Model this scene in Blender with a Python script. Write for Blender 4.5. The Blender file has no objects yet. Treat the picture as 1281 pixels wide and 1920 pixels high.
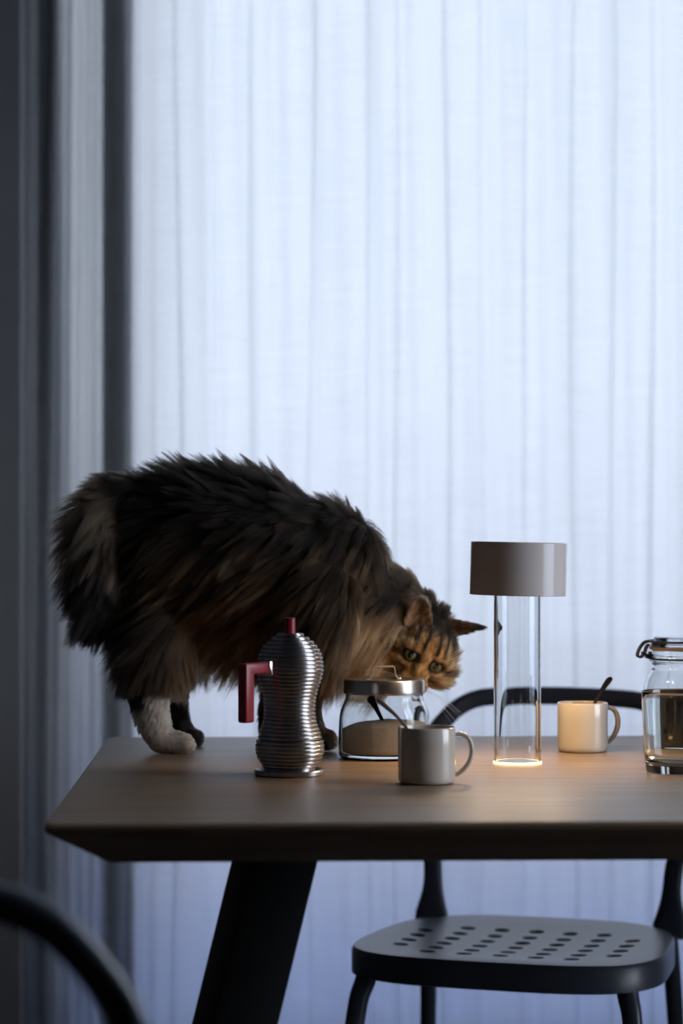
import bpy, bmesh, math, random
import numpy as np
from mathutils import Vector, Matrix, noise
from mathutils.kdtree import KDTree

random.seed(7); RNG = np.random.default_rng(11)
sc = bpy.context.scene
COL = sc.collection
PI = math.pi

# ------------------------------------------------------------------ camera
F = 4537.0                       # focal length in pixels of the 1281 px wide frame (85 mm on a 24 mm wide sensor)
HORIZON = 1000.0                 # image row of eye level
CAMZ = 1.038
YAW = math.radians(2.02)
cam_d = bpy.data.cameras.new('camera')
cam_d.sensor_fit = 'HORIZONTAL'; cam_d.sensor_width = 24.0
cam_d.lens = F / 1281.0 * 24.0
cam_d.shift_y = (HORIZON - 960.0) / 1281.0
cam_d.clip_start = 0.05
cam_d.dof.use_dof = True; cam_d.dof.focus_distance = 2.99; cam_d.dof.aperture_fstop = 3.4
cam = bpy.data.objects.new('camera', cam_d); COL.objects.link(cam)
cam.location = (0, 0, CAMZ); cam.rotation_euler = (PI/2, 0, -YAW)
sc.camera = cam
FW = Vector((math.sin(YAW), math.cos(YAW), 0)); RT = Vector((math.cos(YAW), -math.sin(YAW), 0)); UP = Vector((0, 0, 1))
def W(u, v, Z):                  # photo measurement (column, row, distance) -> place in the room
    return Vector((0, 0, CAMZ)) + FW*Z + RT*((u-640.5)/F*Z) + UP*((HORIZON-v)/F*Z)
TZ = 0.75                        # table height
def on_table(u, Z):
    p = W(u, 1000, Z); p.z = TZ; return p

# ------------------------------------------------------------------ world, daylight, exposure
SKY = 8.6
wd = bpy.data.worlds.new('overcast_sky'); sc.world = wd; wd.use_nodes = True
nt = wd.node_tree; nt.nodes.clear()
o = nt.nodes.new('ShaderNodeOutputWorld'); bg = nt.nodes.new('ShaderNodeBackground')
tc = nt.nodes.new('ShaderNodeTexCoord'); sp = nt.nodes.new('ShaderNodeSeparateXYZ'); cr = nt.nodes.new('ShaderNodeValToRGB')
mp = nt.nodes.new('ShaderNodeMapRange'); mp.inputs[1].default_value = -1; mp.inputs[2].default_value = 1
nt.links.new(tc.outputs['Generated'], sp.inputs[0]); nt.links.new(sp.outputs['Z'], mp.inputs[0])
nt.links.new(mp.outputs[0], cr.inputs[0]); nt.links.new(cr.outputs[0], bg.inputs[0]); nt.links.new(bg.outputs[0], o.inputs[0])
e = cr.color_ramp.elements
e[0].position = 0.0; e[0].color = (0.10, 0.15, 0.27, 1)
e[1].position = 1.0; e[1].color = (0.86, 0.89, 1.0, 1)
a = e.new(0.47); a.color = (0.16, 0.23, 0.40, 1)
a = e.new(0.53); a.color = (0.84, 0.885, 1.0, 1)
bg.inputs[1].default_value = SKY
try: wd.cycles.sampling_method = 'AUTOMATIC'
except Exception: pass

# daylight through the tall side window (right wall)
WIN2 = (1.95, 1.82, 2.92, 0.35, 2.30)          # x, y0, y1, z0, z1
ld = bpy.data.lights.new('side_window_daylight', 'AREA'); ld.shape = 'RECTANGLE'
ld.size = WIN2[2]-WIN2[1]; ld.size_y = WIN2[4]-WIN2[3]
ld.energy = 8.8; ld.color = (0.90, 0.92, 1.0)
lo = bpy.data.objects.new('side_window_daylight', ld); COL.objects.link(lo)
lo.location = (WIN2[0]+0.14, (WIN2[1]+WIN2[2])/2, (WIN2[3]+WIN2[4])/2); lo.rotation_euler = (0, PI/2, 0)
lo.rotation_euler = (PI/2, 0, PI/2)

sc.view_settings.view_transform = 'Standard'; sc.view_settings.look = 'None'
sc.view_settings.gamma = 1.0; sc.view_settings.use_curve_mapping = False
sc.view_settings.exposure = 0.0
sc.cycles.use_denoising = True
sc.cycles.max_bounces = 14; sc.cycles.transmission_bounces = 12; sc.cycles.transparent_max_bounces = 24
sc.cycles.sample_clamp_indirect = 4.0
try: sc.cycles_curves.shape = 'RIBBONS'; sc.cycles_curves.subdivisions = 2
except Exception: pass

# ------------------------------------------------------------------ helpers
def mat(name, color=(.5,.5,.5), rough=.5, metal=0.0, **kw):
    m = bpy.data.materials.new(name); m.use_nodes = True
    b = m.node_tree.nodes['Principled BSDF']
    b.inputs['Base Color'].default_value = (*color, 1); b.inputs['Roughness'].default_value = rough
    b.inputs['Metallic'].default_value = metal
    for k, v in kw.items(): b.inputs[k.replace('_', ' ')].default_value = v
    return m
def nodes(m): return m.node_tree.nodes, m.node_tree.links, m.node_tree.nodes['Principled BSDF']
def noise_color(m, c0, c1, scale, stretch=(1,1,1), detail=4, lo=.35, hi=.65, bump=0, bdist=.001):
    n, l, b = nodes(m)
    t = n.new('ShaderNodeTexCoord'); mpn = n.new('ShaderNodeMapping'); mpn.inputs['Scale'].default_value = stretch
    nz = n.new('ShaderNodeTexNoise'); nz.inputs['Scale'].default_value = scale; nz.inputs['Detail'].default_value = detail
    r = n.new('ShaderNodeValToRGB'); r.color_ramp.elements[0].position = lo; r.color_ramp.elements[1].position = hi
    r.color_ramp.elements[0].color = (*c0, 1); r.color_ramp.elements[1].color = (*c1, 1)
    l.new(t.outputs['Object'], mpn.inputs[0]); l.new(mpn.outputs[0], nz.inputs['Vector']); l.new(nz.outputs['Fac'], r.inputs[0])
    l.new(r.outputs[0], b.inputs['Base Color'])
    if bump:
        bp = n.new('ShaderNodeBump'); bp.inputs['Strength'].default_value = bump; bp.inputs['Distance'].default_value = bdist
        l.new(nz.outputs['Fac'], bp.inputs['Height']); l.new(bp.outputs[0], b.inputs['Normal'])
    return r, nz

def mesh_obj(name, verts, faces, m=None, parent=None, smooth=True, angle=35, loc=None):
    me = bpy.data.meshes.new(name); me.from_pydata([tuple(v) for v in verts], [], faces); me.validate(); me.update()
    bm = bmesh.new(); bm.from_mesh(me); bmesh.ops.remove_doubles(bm, verts=bm.verts, dist=1e-6)
    bmesh.ops.recalc_face_normals(bm, faces=bm.faces); bm.to_mesh(me); bm.free()
    if m: me.materials.append(m)
    if smooth:
        me.polygons.foreach_set('use_smooth', [True]*len(me.polygons)); me.set_sharp_from_angle(angle=math.radians(angle))
    o = bpy.data.objects.new(name, me); COL.objects.link(o)
    if parent: o.parent = parent
    if loc is not None: o.location = loc
    return o
def thing(name, label, cat, loc=(0,0,0), rotz=0, group=None):
    o = bpy.data.objects.new(name, None); o.empty_display_size = .05; COL.objects.link(o)
    o.location = loc; o.rotation_euler = (0, 0, rotz); tag(o, label, cat, group); return o
def tag(o, label=None, cat=None, group=None, kind=None):
    if label: o['label'] = label
    if cat: o['category'] = cat
    if group: o['group'] = group
    if kind: o['kind'] = kind
    return o
def box_vf(x0,x1,y0,y1,z0,z1, V=None, Fc=None):
    V = [] if V is None else V; Fc = [] if Fc is None else Fc
    n = len(V)
    V += [(x0,y0,z0),(x1,y0,z0),(x1,y1,z0),(x0,y1,z0),(x0,y0,z1),(x1,y0,z1),(x1,y1,z1),(x0,y1,z1)]
    Fc += [tuple(n+i for i in f) for f in ((0,3,2,1),(4,5,6,7),(0,1,5,4),(1,2,6,5),(2,3,7,6),(3,0,4,7))]
    return V, Fc
def bevel_obj(o, w, seg=2, angle=30):
    bm = bmesh.new(); bm.from_mesh(o.data)
    es = [ed for ed in bm.edges if len(ed.link_faces) == 2 and ed.calc_face_angle() > math.radians(angle)]
    bmesh.ops.bevel(bm, geom=es, offset=w, segments=seg, profile=.5, affect='EDGES', clamp_overlap=True)
    bm.to_mesh(o.data); bm.free()
    o.data.polygons.foreach_set('use_smooth', [True]*len(o.data.polygons)); o.data.set_sharp_from_angle(angle=math.radians(40))
    return o
def lathe_vf(prof, n=64):
    V, Fc = [], []
    for r, z in prof:
        for k in range(n):
            t = 2*PI*k/n; V.append((r*math.cos(t), r*math.sin(t), z))
    m = len(prof)
    for i in range(m-1):
        for k in range(n):
            a, b = i*n+k, i*n+(k+1)%n; c, d = (i+1)*n+(k+1)%n, (i+1)*n+k
            Fc.append((a, b, c, d))
    return V, Fc
def lathe(name, prof, m, parent=None, n=64, angle=35, loc=None, closed=False):
    if closed: prof = list(prof) + [prof[0]]
    V, Fc = lathe_vf(prof, n)
    # collapse the axis rings
    return mesh_obj(name, V, [f for f in Fc], m, parent, True, angle, loc)
def sweep_vf(path, sect, ups=None, closed_caps=True):
    """path: points; sect(i) -> list of (a, b) in the local frame (side, up)"""
    V, Fc = [], []; P = [Vector(p) for p in path]; n = len(P); prev = None
    for i in range(n):
        t = (P[min(i+1,n-1)] - P[max(i-1,0)]).normalized()
        ref = Vector(ups) if ups is not None else Vector((0,0,1))
        if prev is not None and ups is None: ref = prev
        if abs(t.dot(ref)) > .98 and prev is None: ref = Vector((0,1,0)) if abs(t.y) < .9 else Vector((1,0,0))
        s = t.cross(ref).normalized(); u = s.cross(t).normalized(); prev = u
        for a, b in sect(i): V.append(P[i] + s*a + u*b)
    k = len(sect(0))
    for i in range(n-1):
        for j in range(k): Fc.append((i*k+j, i*k+(j+1)%k, (i+1)*k+(j+1)%k, (i+1)*k+j))
    if closed_caps:
        Fc.append(tuple(range(k))[::-1]); Fc.append(tuple((n-1)*k+j for j in range(k)))
    return V, Fc
def ell(a, b, n=12, p=2.0):
    out = []
    for k in range(n):
        t = 2*PI*k/n; c, s = math.cos(t), math.sin(t)
        out.append((a*math.copysign(abs(c)**(2/p), c), b*math.copysign(abs(s)**(2/p), s)))
    return out
def catmull(pts, per=8):
    P = [np.array(p, float) for p in pts]; out = []
    for i in range(len(P)-1):
        p0 = P[max(i-1,0)]; p1 = P[i]; p2 = P[i+1]; p3 = P[min(i+2,len(P)-1)]
        for k in range(per):
            t = k/per
            out.append(.5*((2*p1)+(-p0+p2)*t+(2*p0-5*p1+4*p2-p3)*t*t+(-p0+3*p1-3*p2+p3)*t**3))
    out.append(P[-1]); return out

# ------------------------------------------------------------------ materials
M = {}
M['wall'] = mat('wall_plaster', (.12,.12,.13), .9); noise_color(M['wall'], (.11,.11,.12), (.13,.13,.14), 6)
M['ceiling'] = mat('ceiling_paint', (.20,.20,.20), .9)
M['floor'] = mat('floor_wood', (.12,.08,.05), .5); noise_color(M['floor'], (.04,.028,.02), (.065,.045,.03), 3, (1,12,1))
M['frame'] = mat('window_frame_grey', (.13,.13,.135), .45)
M['balcony'] = mat('added_balcony_blue', (.37,.50,.84), .85)  # colour of the added balcony, blue so it tints the lower curtain
# thin window pane: lets daylight straight through
def pane_mat():
    m = bpy.data.materials.new('window_glass'); m.use_nodes = True; n = m.node_tree.nodes; l = m.node_tree.links
    n.remove(n['Principled BSDF']); out = n['Material Output']
    tr = n.new('ShaderNodeBsdfTransparent'); tr.inputs[0].default_value = (.93,.95,.95,1)
    gl = n.new('ShaderNodeBsdfGlossy'); gl.inputs['Roughness'].default_value = .02
    fr = n.new('ShaderNodeFresnel'); fr.inputs[0].default_value = 1.45; mx = n.new('ShaderNodeMixShader')
    l.new(fr.outputs[0], mx.inputs[0]); l.new(tr.outputs[0], mx.inputs[1]); l.new(gl.outputs[0], mx.inputs[2]); l.new(mx.outputs[0], out.inputs[0])
    return m
M['pane'] = pane_mat()
# linen curtain: translucent, a little see-through, slubbed weave
def curtain_mat():
    m = bpy.data.materials.new('linen_voile'); m.use_nodes = True; n = m.node_tree.nodes; l = m.node_tree.links
    n.remove(n['Principled BSDF']); out = n['Material Output']
    uv = n.new('ShaderNodeUVMap'); uv.uv_map = 'cloth'
    def slub(sx, sy, detail=3):
        mpn = n.new('ShaderNodeMapping'); mpn.inputs['Scale'].default_value = (sx, sy, 1)
        nz = n.new('ShaderNodeTexNoise'); nz.inputs['Scale'].default_value = 1; nz.inputs['Detail'].default_value = detail; nz.inputs['Roughness'].default_value = .6
        l.new(uv.outputs[0], mpn.inputs[0]); l.new(mpn.outputs[0], nz.inputs['Vector']); return nz.outputs['Fac']
    def math_(op, a, b):
        x = n.new('ShaderNodeMath'); x.operation = op
        for i, q in enumerate((a, b)):
            if isinstance(q, (int, float)): x.inputs[i].default_value = q
            else: l.new(q, x.inputs[i])
        return x.outputs[0]
    h = slub(9, 260); v = slub(200, 5); big = slub(16, .35, 2)
    f = math_('ADD', math_('MULTIPLY', math_('SUBTRACT', h, .5), .34), math_('MULTIPLY', math_('SUBTRACT', v, .5), .16))
    f = math_('ADD', f, math_('MULTIPLY', math_('SUBTRACT', big, .5), .22))
    f = math_('ADD', f, 1.0)
    mixc = n.new('ShaderNodeVectorMath'); mixc.operation = 'SCALE'; mixc.inputs[0].default_value = (.56,.555,.545); l.new(f, mixc.inputs['Scale'])
    tl = n.new('ShaderNodeBsdfTranslucent'); l.new(mixc.outputs[0], tl.inputs[0])
    df = n.new('ShaderNodeBsdfDiffuse'); df.inputs[0].default_value = (.58,.61,.66,1)
    tr = n.new('ShaderNodeBsdfTransparent'); tr.inputs[0].default_value = (.9,.9,.9,1)
    a1 = n.new('ShaderNodeMixShader'); a1.inputs[0].default_value = .33
    l.new(tl.outputs[0], a1.inputs[1]); l.new(df.outputs[0], a1.inputs[2])
    a2 = n.new('ShaderNodeMixShader'); a2.inputs[0].default_value = .02
    l.new(a1.outputs[0], a2.inputs[1]); l.new(tr.outputs[0], a2.inputs[2]); l.new(a2.outputs[0], out.inputs[0])
    return m
M['curtain'] = curtain_mat()
def wood_mat(name, c0, c1, rough):
    m = mat(name, c0, rough); n, l, b = nodes(m)
    t = n.new('ShaderNodeTexCoord'); mp1 = n.new('ShaderNodeMapping'); mp1.inputs['Scale'].default_value = (1.6, 26, 26)
    n1 = n.new('ShaderNodeTexNoise'); n1.inputs['Scale'].default_value = 2.2; n1.inputs['Detail'].default_value = 6; n1.inputs['Roughness'].default_value = .62; n1.inputs['Distortion'].default_value = .6
    mp2 = n.new('ShaderNodeMapping'); mp2.inputs['Scale'].default_value = (6, 260, 260)
    n2 = n.new('ShaderNodeTexNoise'); n2.inputs['Scale'].default_value = 2; n2.inputs['Detail'].default_value = 3
    r = n.new('ShaderNodeValToRGB'); r.color_ramp.elements[0].color = (*c0,1); r.color_ramp.elements[1].color = (*c1,1)
    r.color_ramp.elements[0].position = .30; r.color_ramp.elements[1].position = .68
    mx = n.new('ShaderNodeMix'); mx.data_type = 'RGBA'; mx.blend_type = 'MULTIPLY'; mx.inputs[0].default_value = .45
    r2 = n.new('ShaderNodeValToRGB'); r2.color_ramp.elements[0].position = .35; r2.color_ramp.elements[1].position = .6; r2.color_ramp.elements[0].color = (.45,.42,.4,1)
    l.new(t.outputs['Object'], mp1.inputs[0]); l.new(t.outputs['Object'], mp2.inputs[0]); l.new(mp1.outputs[0], n1.inputs['Vector']); l.new(mp2.outputs[0], n2.inputs['Vector'])
    l.new(n1.outputs['Fac'], r.inputs[0]); l.new(n2.outputs['Fac'], r2.inputs[0]); l.new(r.outputs[0], mx.inputs[6]); l.new(r2.outputs[0], mx.inputs[7]); l.new(mx.outputs[2], b.inputs['Base Color'])
    bp = n.new('ShaderNodeBump'); bp.inputs['Strength'].default_value = .35; bp.inputs['Distance'].default_value = .0006
    l.new(n2.outputs['Fac'], bp.inputs['Height']); l.new(bp.outputs[0], b.inputs['Normal'])
    return m
M['oak'] = wood_mat('oiled_oak', (.215,.150,.098), (.33,.235,.152), .40)
M['leg'] = mat('black_powder_coat', (.007,.007,.008), .6, Specular_IOR_Level=.15); noise_color(M['leg'], (.006,.006,.007), (.008,.008,.009), 90)
M['chair'] = mat('charcoal_plastic', (.072,.084,.115), .36, Specular_IOR_Level=.6); noise_color(M['chair'], (.069,.081,.111), (.075,.087,.119), 220, bump=.1, bdist=.0003)
M['alu'] = mat('cast_aluminium', (.50,.49,.49), .26, 1.0); noise_color(M['alu'], (.36,.35,.35), (.46,.45,.45), 60, bump=.08, bdist=.0004)
M['alu_bright'] = mat('polished_metal', (.75,.75,.76), .15, 1.0)
M['red'] = mat('red_plastic', (.33,.012,.022), .35); noise_color(M['red'], (.25,.010,.022), (.28,.012,.026), 40)
M['steel'] = mat('brushed_steel', (.58,.56,.55), .27, 1.0)
n_, l_, b_ = nodes(M['steel']); noise_color(M['steel'], (.52,.50,.49), (.62,.60,.59), 30, (1,1,60), bump=.05, bdist=.0002)
M['handle_strip'] = mat('bare_metal_strip', (.62,.58,.53), .38, .35); noise_color(M['handle_strip'], (.50,.48,.46), (.54,.52,.50), 60)
M['spoon'] = mat('dark_steel', (.014,.012,.015), .5, 0.0, Specular_IOR_Level=.10); noise_color(M['spoon'], (.012,.010,.013), (.016,.014,.017), 50)
def glass_mat(name, col, ior=1.5, rough=0.0):
    m = bpy.data.materials.new(name); m.use_nodes = True; n = m.node_tree.nodes; l = m.node_tree.links
    n.remove(n['Principled BSDF']); g = n.new('ShaderNodeBsdfGlass'); g.inputs['Color'].default_value = (*col,1); g.inputs['IOR'].default_value = ior; g.inputs['Roughness'].default_value = rough
    l.new(g.outputs[0], n['Material Output'].inputs[0]); return m
M['glass'] = glass_mat('clear_glass', (.97,.985,.98))
M['glass_lamp'] = glass_mat('lamp_glass', (.98,.985,.985), 1.48)
M['glass_jar'] = glass_mat('jar_glass', (.975,.985,.985))
M['ceramic'] = mat('cream_glazed_ceramic', (.52,.47,.41), .18); M['ceramic'].node_tree.nodes['Principled BSDF'].inputs['Coat Weight'].default_value = .4; noise_color(M['ceramic'], (.51,.46,.40), (.53,.48,.42), 25)
M['shade'] = mat('glossy_grey_lacquer', (.60,.555,.53), .16); noise_color(M['shade'], (.59,.545,.52), (.61,.565,.54), 20)
M['shade_in'] = mat('white_reflector', (.85,.83,.80), .6)
M['sugar'] = mat('cane_sugar', (.50,.38,.29), .8); noise_color(M['sugar'], (.64,.55,.47), (.92,.85,.77), 900, detail=2, lo=.3, hi=.7, bump=.6, bdist=.001)
M['coffee'] = mat('ground_coffee', (.035,.018,.01), .9, Specular_IOR_Level=.12); noise_color(M['coffee'], (.004,.002,.001), (.020,.010,.005), 700, detail=2, lo=.3, hi=.75, bump=.7, bdist=.001)
M['gasket'] = mat('orange_rubber', (.36,.22,.10), .6)
M['wire'] = mat('dark_wire', (.06,.06,.065), .35, .9)

# ------------------------------------------------------------------ the room
X0, X1, Y0, Y1, H = -1.9, 1.95, -3.4, 4.66, 2.72
def structure(name, V, Fc, m): return tag(mesh_obj(name, V, Fc, m, smooth=False), kind='structure')
structure('floor', *box_vf(X0-.3, X1+.3, Y0-.3, Y1+.1, -.12, 0), M['floor'])
structure('ceiling', *box_vf(X0-.3, X1+.3, Y0-.3, Y1+.1, H, H+.12), M['ceiling'])
structure('wall_left', *box_vf(X0-.15, X0, Y0-.3, Y1, 0, H), M['wall'])
structure('wall_front', *box_vf(X0, X1, Y0-.15, Y0, 0, H), M['wall'])
CY = 4.547                                            # curtain plane
def cx(u, Y=CY): return (u-640.5)/F*Y + Y*math.sin(YAW)   # where a photo column falls on a plane at that distance
# right wall with the side window opening
V, Fc = box_vf(X1, X1+.15, Y0-.3, WIN2[1], 0, H); box_vf(X1, X1+.15, WIN2[2], Y1, 0, H, V, Fc)
box_vf(X1, X1+.15, WIN2[1], WIN2[2], 0, WIN2[3], V, Fc); box_vf(X1, X1+.15, WIN2[1], WIN2[2], WIN2[4], H, V, Fc)
structure('wall_right', V, Fc, M['wall'])
# back wall: pier at the left, lintel, right part
PX = cx(40, 4.43)
OXL = cx(34); OXR = 1.55; OZ0, OZ1 = .02, 2.42
V, Fc = box_vf(X0, PX, 4.43, 4.60, 0, H); box_vf(PX, OXL, Y1-.07, Y1+.12, 0, H, V, Fc)
box_vf(OXR, X1, Y1-.07, Y1+.12, 0, H, V, Fc); box_vf(OXL, OXR, Y1-.07, Y1+.12, OZ1, H, V, Fc); box_vf(OXL, OXR, Y1-.07, Y1+.12, 0, OZ0, V, Fc)
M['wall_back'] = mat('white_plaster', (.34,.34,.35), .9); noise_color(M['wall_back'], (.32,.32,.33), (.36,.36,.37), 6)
structure('wall_back', V, Fc, M['wall_back'])
# window_1: glazed door; left stiles set close and deepened to shade bands of curtain
FY0, FY1 = 4.578, 4.72
w1 = thing('window_1', 'dark framed window behind the linen curtain', 'window'); w1['kind'] = 'structure'
def stile(name, x0, x1, z0, z1, y0=FY0, y1=FY1, par=w1): return mesh_obj(name, *box_vf(x0, x1, y0, y1, z0, z1), M['frame'], par, smooth=False)
S1 = (cx(70), cx(116)); S2 = (cx(191), cx(249))
stile('stile', *S1, OZ0, OZ1, FY0, 4.79); stile('stile', *S2, OZ0, OZ1, FY0, 4.79); stile('stile', OXR-.06, OXR, OZ0, OZ1)
stile('rail', OXL, OXR, OZ1-.05, OZ1, 4.60); stile('rail', OXL, OXR, OZ0, OZ0+.04, 4.60)
for a0, a1 in ((OXL, S1[0]), (S1[1], S2[0]), (S2[1], OXR-.06)):
    mesh_obj('pane', *box_vf(a0, a1, 4.63, 4.634, OZ0+.06, OZ1-.05), M['pane'], w1, smooth=False)
# balcony added out of sight: slab and parapet dim and blue the lower curtain
structure('trim_1', *box_vf(X0-1.5, X1+1.5, Y1+.12, 6.0, -.12, .0), M['balcony'])['label'] = 'unseen balcony slab added outside to tint the lower curtain blue'
structure('trim_2', *box_vf(X0-1.5, X1+1.5, 5.55, 5.67, 0, .80), M['balcony'])['label'] = 'unseen balcony parapet added outside to dim the lower curtain'
# window_2 in the right wall
w2 = thing('window_2', 'tall narrow side window in the right wall', 'window'); w2['kind'] = 'structure'
for (a0,a1,b0,b1) in ((WIN2[1],WIN2[1]+.05,WIN2[3],WIN2[4]),(WIN2[2]-.05,WIN2[2],WIN2[3],WIN2[4]),(WIN2[1]+.05,WIN2[2]-.05,WIN2[3],WIN2[3]+.05),(WIN2[1]+.05,WIN2[2]-.05,WIN2[4]-.05,WIN2[4])):
    mesh_obj('frame', *box_vf(X1+.03, X1+.09, a0, a1, b0, b1), M['frame'], w2, smooth=False)
mesh_obj('pane', *box_vf(X1+.055, X1+.059, WIN2[1]+.05, WIN2[2]-.05, WIN2[3]+.05, WIN2[4]-.05), M['pane'], w2, smooth=False)

# ------------------------------------------------------------------ curtain
def build_curtain():
    xl, xr = cx(46), 1.62
    # parameter s runs along the cloth; denser samples where it is gathered
    ss = np.concatenate([np.arange(cx(40), cx(262), .0011), np.arange(cx(262), cx(1300), .0016), np.arange(cx(1300), xr, .006)])
    zs = np.concatenate([np.linspace(.012, 2.66, 46)])
    pleats = [(cx(331), .008, .006, .9), (cx(402), .006, .0, .5), (cx(470), .006, .004, .45), (cx(581), .019, -.004, .85), (cx(690), .007, .004, .7), (cx(745), .006, .003, .6),
              (cx(835), .007, -.003, .7), (cx(905), .006, .002, .5), (cx(985), .018, .005, .85), (cx(1075), .007, -.004, .65), (cx(1150), .006, .004, .6), (cx(1225), .008, .002, .8),
              (1.0,.01,0,1.1),(1.2,.01,0,1.1),(1.4,.01,0,1.2)]
    xw = cx(250)
    V = []; UV = []
    for z in zs:
        t = z/2.66; x = ss.copy(); y = np.full_like(ss, CY)
        # soft waves over the window
        right = 1/(1+np.exp(-(ss-xw-.02)/.012))
        drift = .012*math.sin(z*1.7+.4)
        wv = .0055*np.sin(2*PI*(ss+drift*.5)/.118+.7*np.sin(ss*9)) + .0020*np.sin(2*PI*(ss-drift)/.047+1.3+np.sin(ss*23))
        y = y + wv*right
        for (c, w, dr, amp) in pleats:
            c2 = c + dr*math.sin(z*2.1+c*7) + .004*math.sin(z*3.3+c*11)
            tau = (ss-c2)/w; g = np.exp(-tau*tau)
            x = x - 1.25*amp*w*tau*g; y = y - .009*amp*g
        # gathered part over the stiles: close to the frame at the top, freer towards the floor
        left = 1-right
        k = (ss-cx(40))/(cx(250)-cx(40))                 # 0..1 across the gathered part
        gap_low = .030*np.clip(1-(z/1.15), 0, 1)**1.0
        fold = .011*np.sin(2*PI*(k*4.1 + 1.1*(1-t)*(1-k)) + .6) + .004*np.sin(2*PI*(k*9.3-.5*t)+1)
        target = FY0 - .0165 - gap_low*(1-.6*k) + np.minimum(fold, .0085)
        target = target - .050*np.clip((1.9-z)/1.3, 0, 1)*np.exp(-((ss-(S1[0]+S1[1])/2-.012*(1.6-z))/.034)**2)
        # the second leaf of the stile: cloth pressed on it
        press = np.exp(-((ss-(S2[0]+S2[1])/2)/.026)**4)
        target = target*(1-press) + (FY0-.0205-.004*math.sin(z*3.1)-.95*gap_low)*press
        y = y*right + target*left
        V.append(np.stack([x, y, np.full_like(ss, z)], 1)); UV.append(np.stack([ss, np.full_like(ss, z)], 1))
    V = np.concatenate(V); UV = np.concatenate(UV); n = len(ss); m = len(zs)
    ii, jj = np.meshgrid(np.arange(m-1), np.arange(n-1), indexing='ij'); a = (ii*n+jj).ravel()
    Fc = np.stack([a, a+1, a+n+1, a+n], 1)
    me = bpy.data.meshes.new('curtain'); me.from_pydata(V.tolist(), [], Fc.tolist()); me.update()
    uvl = me.uv_layers.new(name='cloth'); li = np.empty(len(me.loops), np.int32); me.loops.foreach_get('vertex_index', li)
    uvl.data.foreach_set('uv', UV[li].astype(np.float32).ravel())
    me.polygons.foreach_set('use_smooth', [True]*len(me.polygons)); me.materials.append(M['curtain'])
    o = bpy.data.objects.new('curtain', me); COL.objects.link(o)
    tag(o, 'pale sheer linen curtain hanging in soft folds in front of the window', 'curtain')
build_curtain()

# ------------------------------------------------------------------ dining table
TX0, TX1, TY0, TY1 = -.2105, 1.62, 2.405, 3.43
table = thing('dining_table', 'oak dining table with undercut edges and slanted black legs', 'table', ((TX0+TX1)/2, (TY0+TY1)/2, 0))
def table_top():
    hx, hy = (TX1-TX0)/2, (TY1-TY0)/2; t = .0465; d = .0596; c = .008
    rings = [(0.003, TZ), (0.0, TZ-.003), (0.0, TZ-.0075), (.004, TZ-.0115), (d-.001, TZ-t+.0008), (d+.001, TZ-t)]
    V, Fc = [], []
    def ring(ins, z):
        x, y = hx-ins, hy-ins; out = []
        for sx, sy, a0 in ((1,1,0),(-1,1,90),(-1,-1,180),(1,-1,270)):
            for k in range(5):
                a = math.radians(a0+k*22.5); out.append((sx*(x-c)+c*math.cos(a), sy*(y-c)+c*math.sin(a), z))
        return out
    for ins, z in rings: V += ring(ins, z)
    n = 20
    for i in range(len(rings)-1):
        for k in range(n): Fc.append((i*n+k, i*n+(k+1)%n, (i+1)*n+(k+1)%n, (i+1)*n+k))
    Fc.append(tuple(range(n))); Fc.append(tuple((len(rings)-1)*n+k for k in range(n))[::-1])
    return mesh_obj('tabletop', V, Fc, M['oak'], table, True, 25)
table_top()
def table_leg(mx, my):
    # a slanted slab: corner edge towards the room, leaning outwards; built for the near left corner and mirrored
    zt, zb = TZ-.0465, 0.0
    top = [W(483, 1616, 2.610), W(606, 1616, 2.640), W(592, 1616, 2.735), W(446, 1616, 2.700)]
    cxm, cym = (TX0+TX1)/2, (TY0+TY1)/2; V = []
    lean = Vector((-.245, -.02, 0))
    for z in (zt, zb):
        for p in top:
            q = Vector((p.x, p.y, 0)) + lean*(zt-z); x, y = q.x-cxm, q.y-cym
            if my < 0: y = -y; x += .028
            if mx < 0: x = -x
            V.append((x, y, z))
    Fc = [(0,1,2,3),(7,6,5,4)] + [(i,(i+1)%4,4+(i+1)%4,4+i) for i in range(4)]
    o = mesh_obj('leg', V, Fc, M['leg'], table, False); bevel_obj(o, .003, 2)
for mx in (1,-1):
    for my in (1,-1): table_leg(mx, my)

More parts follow.
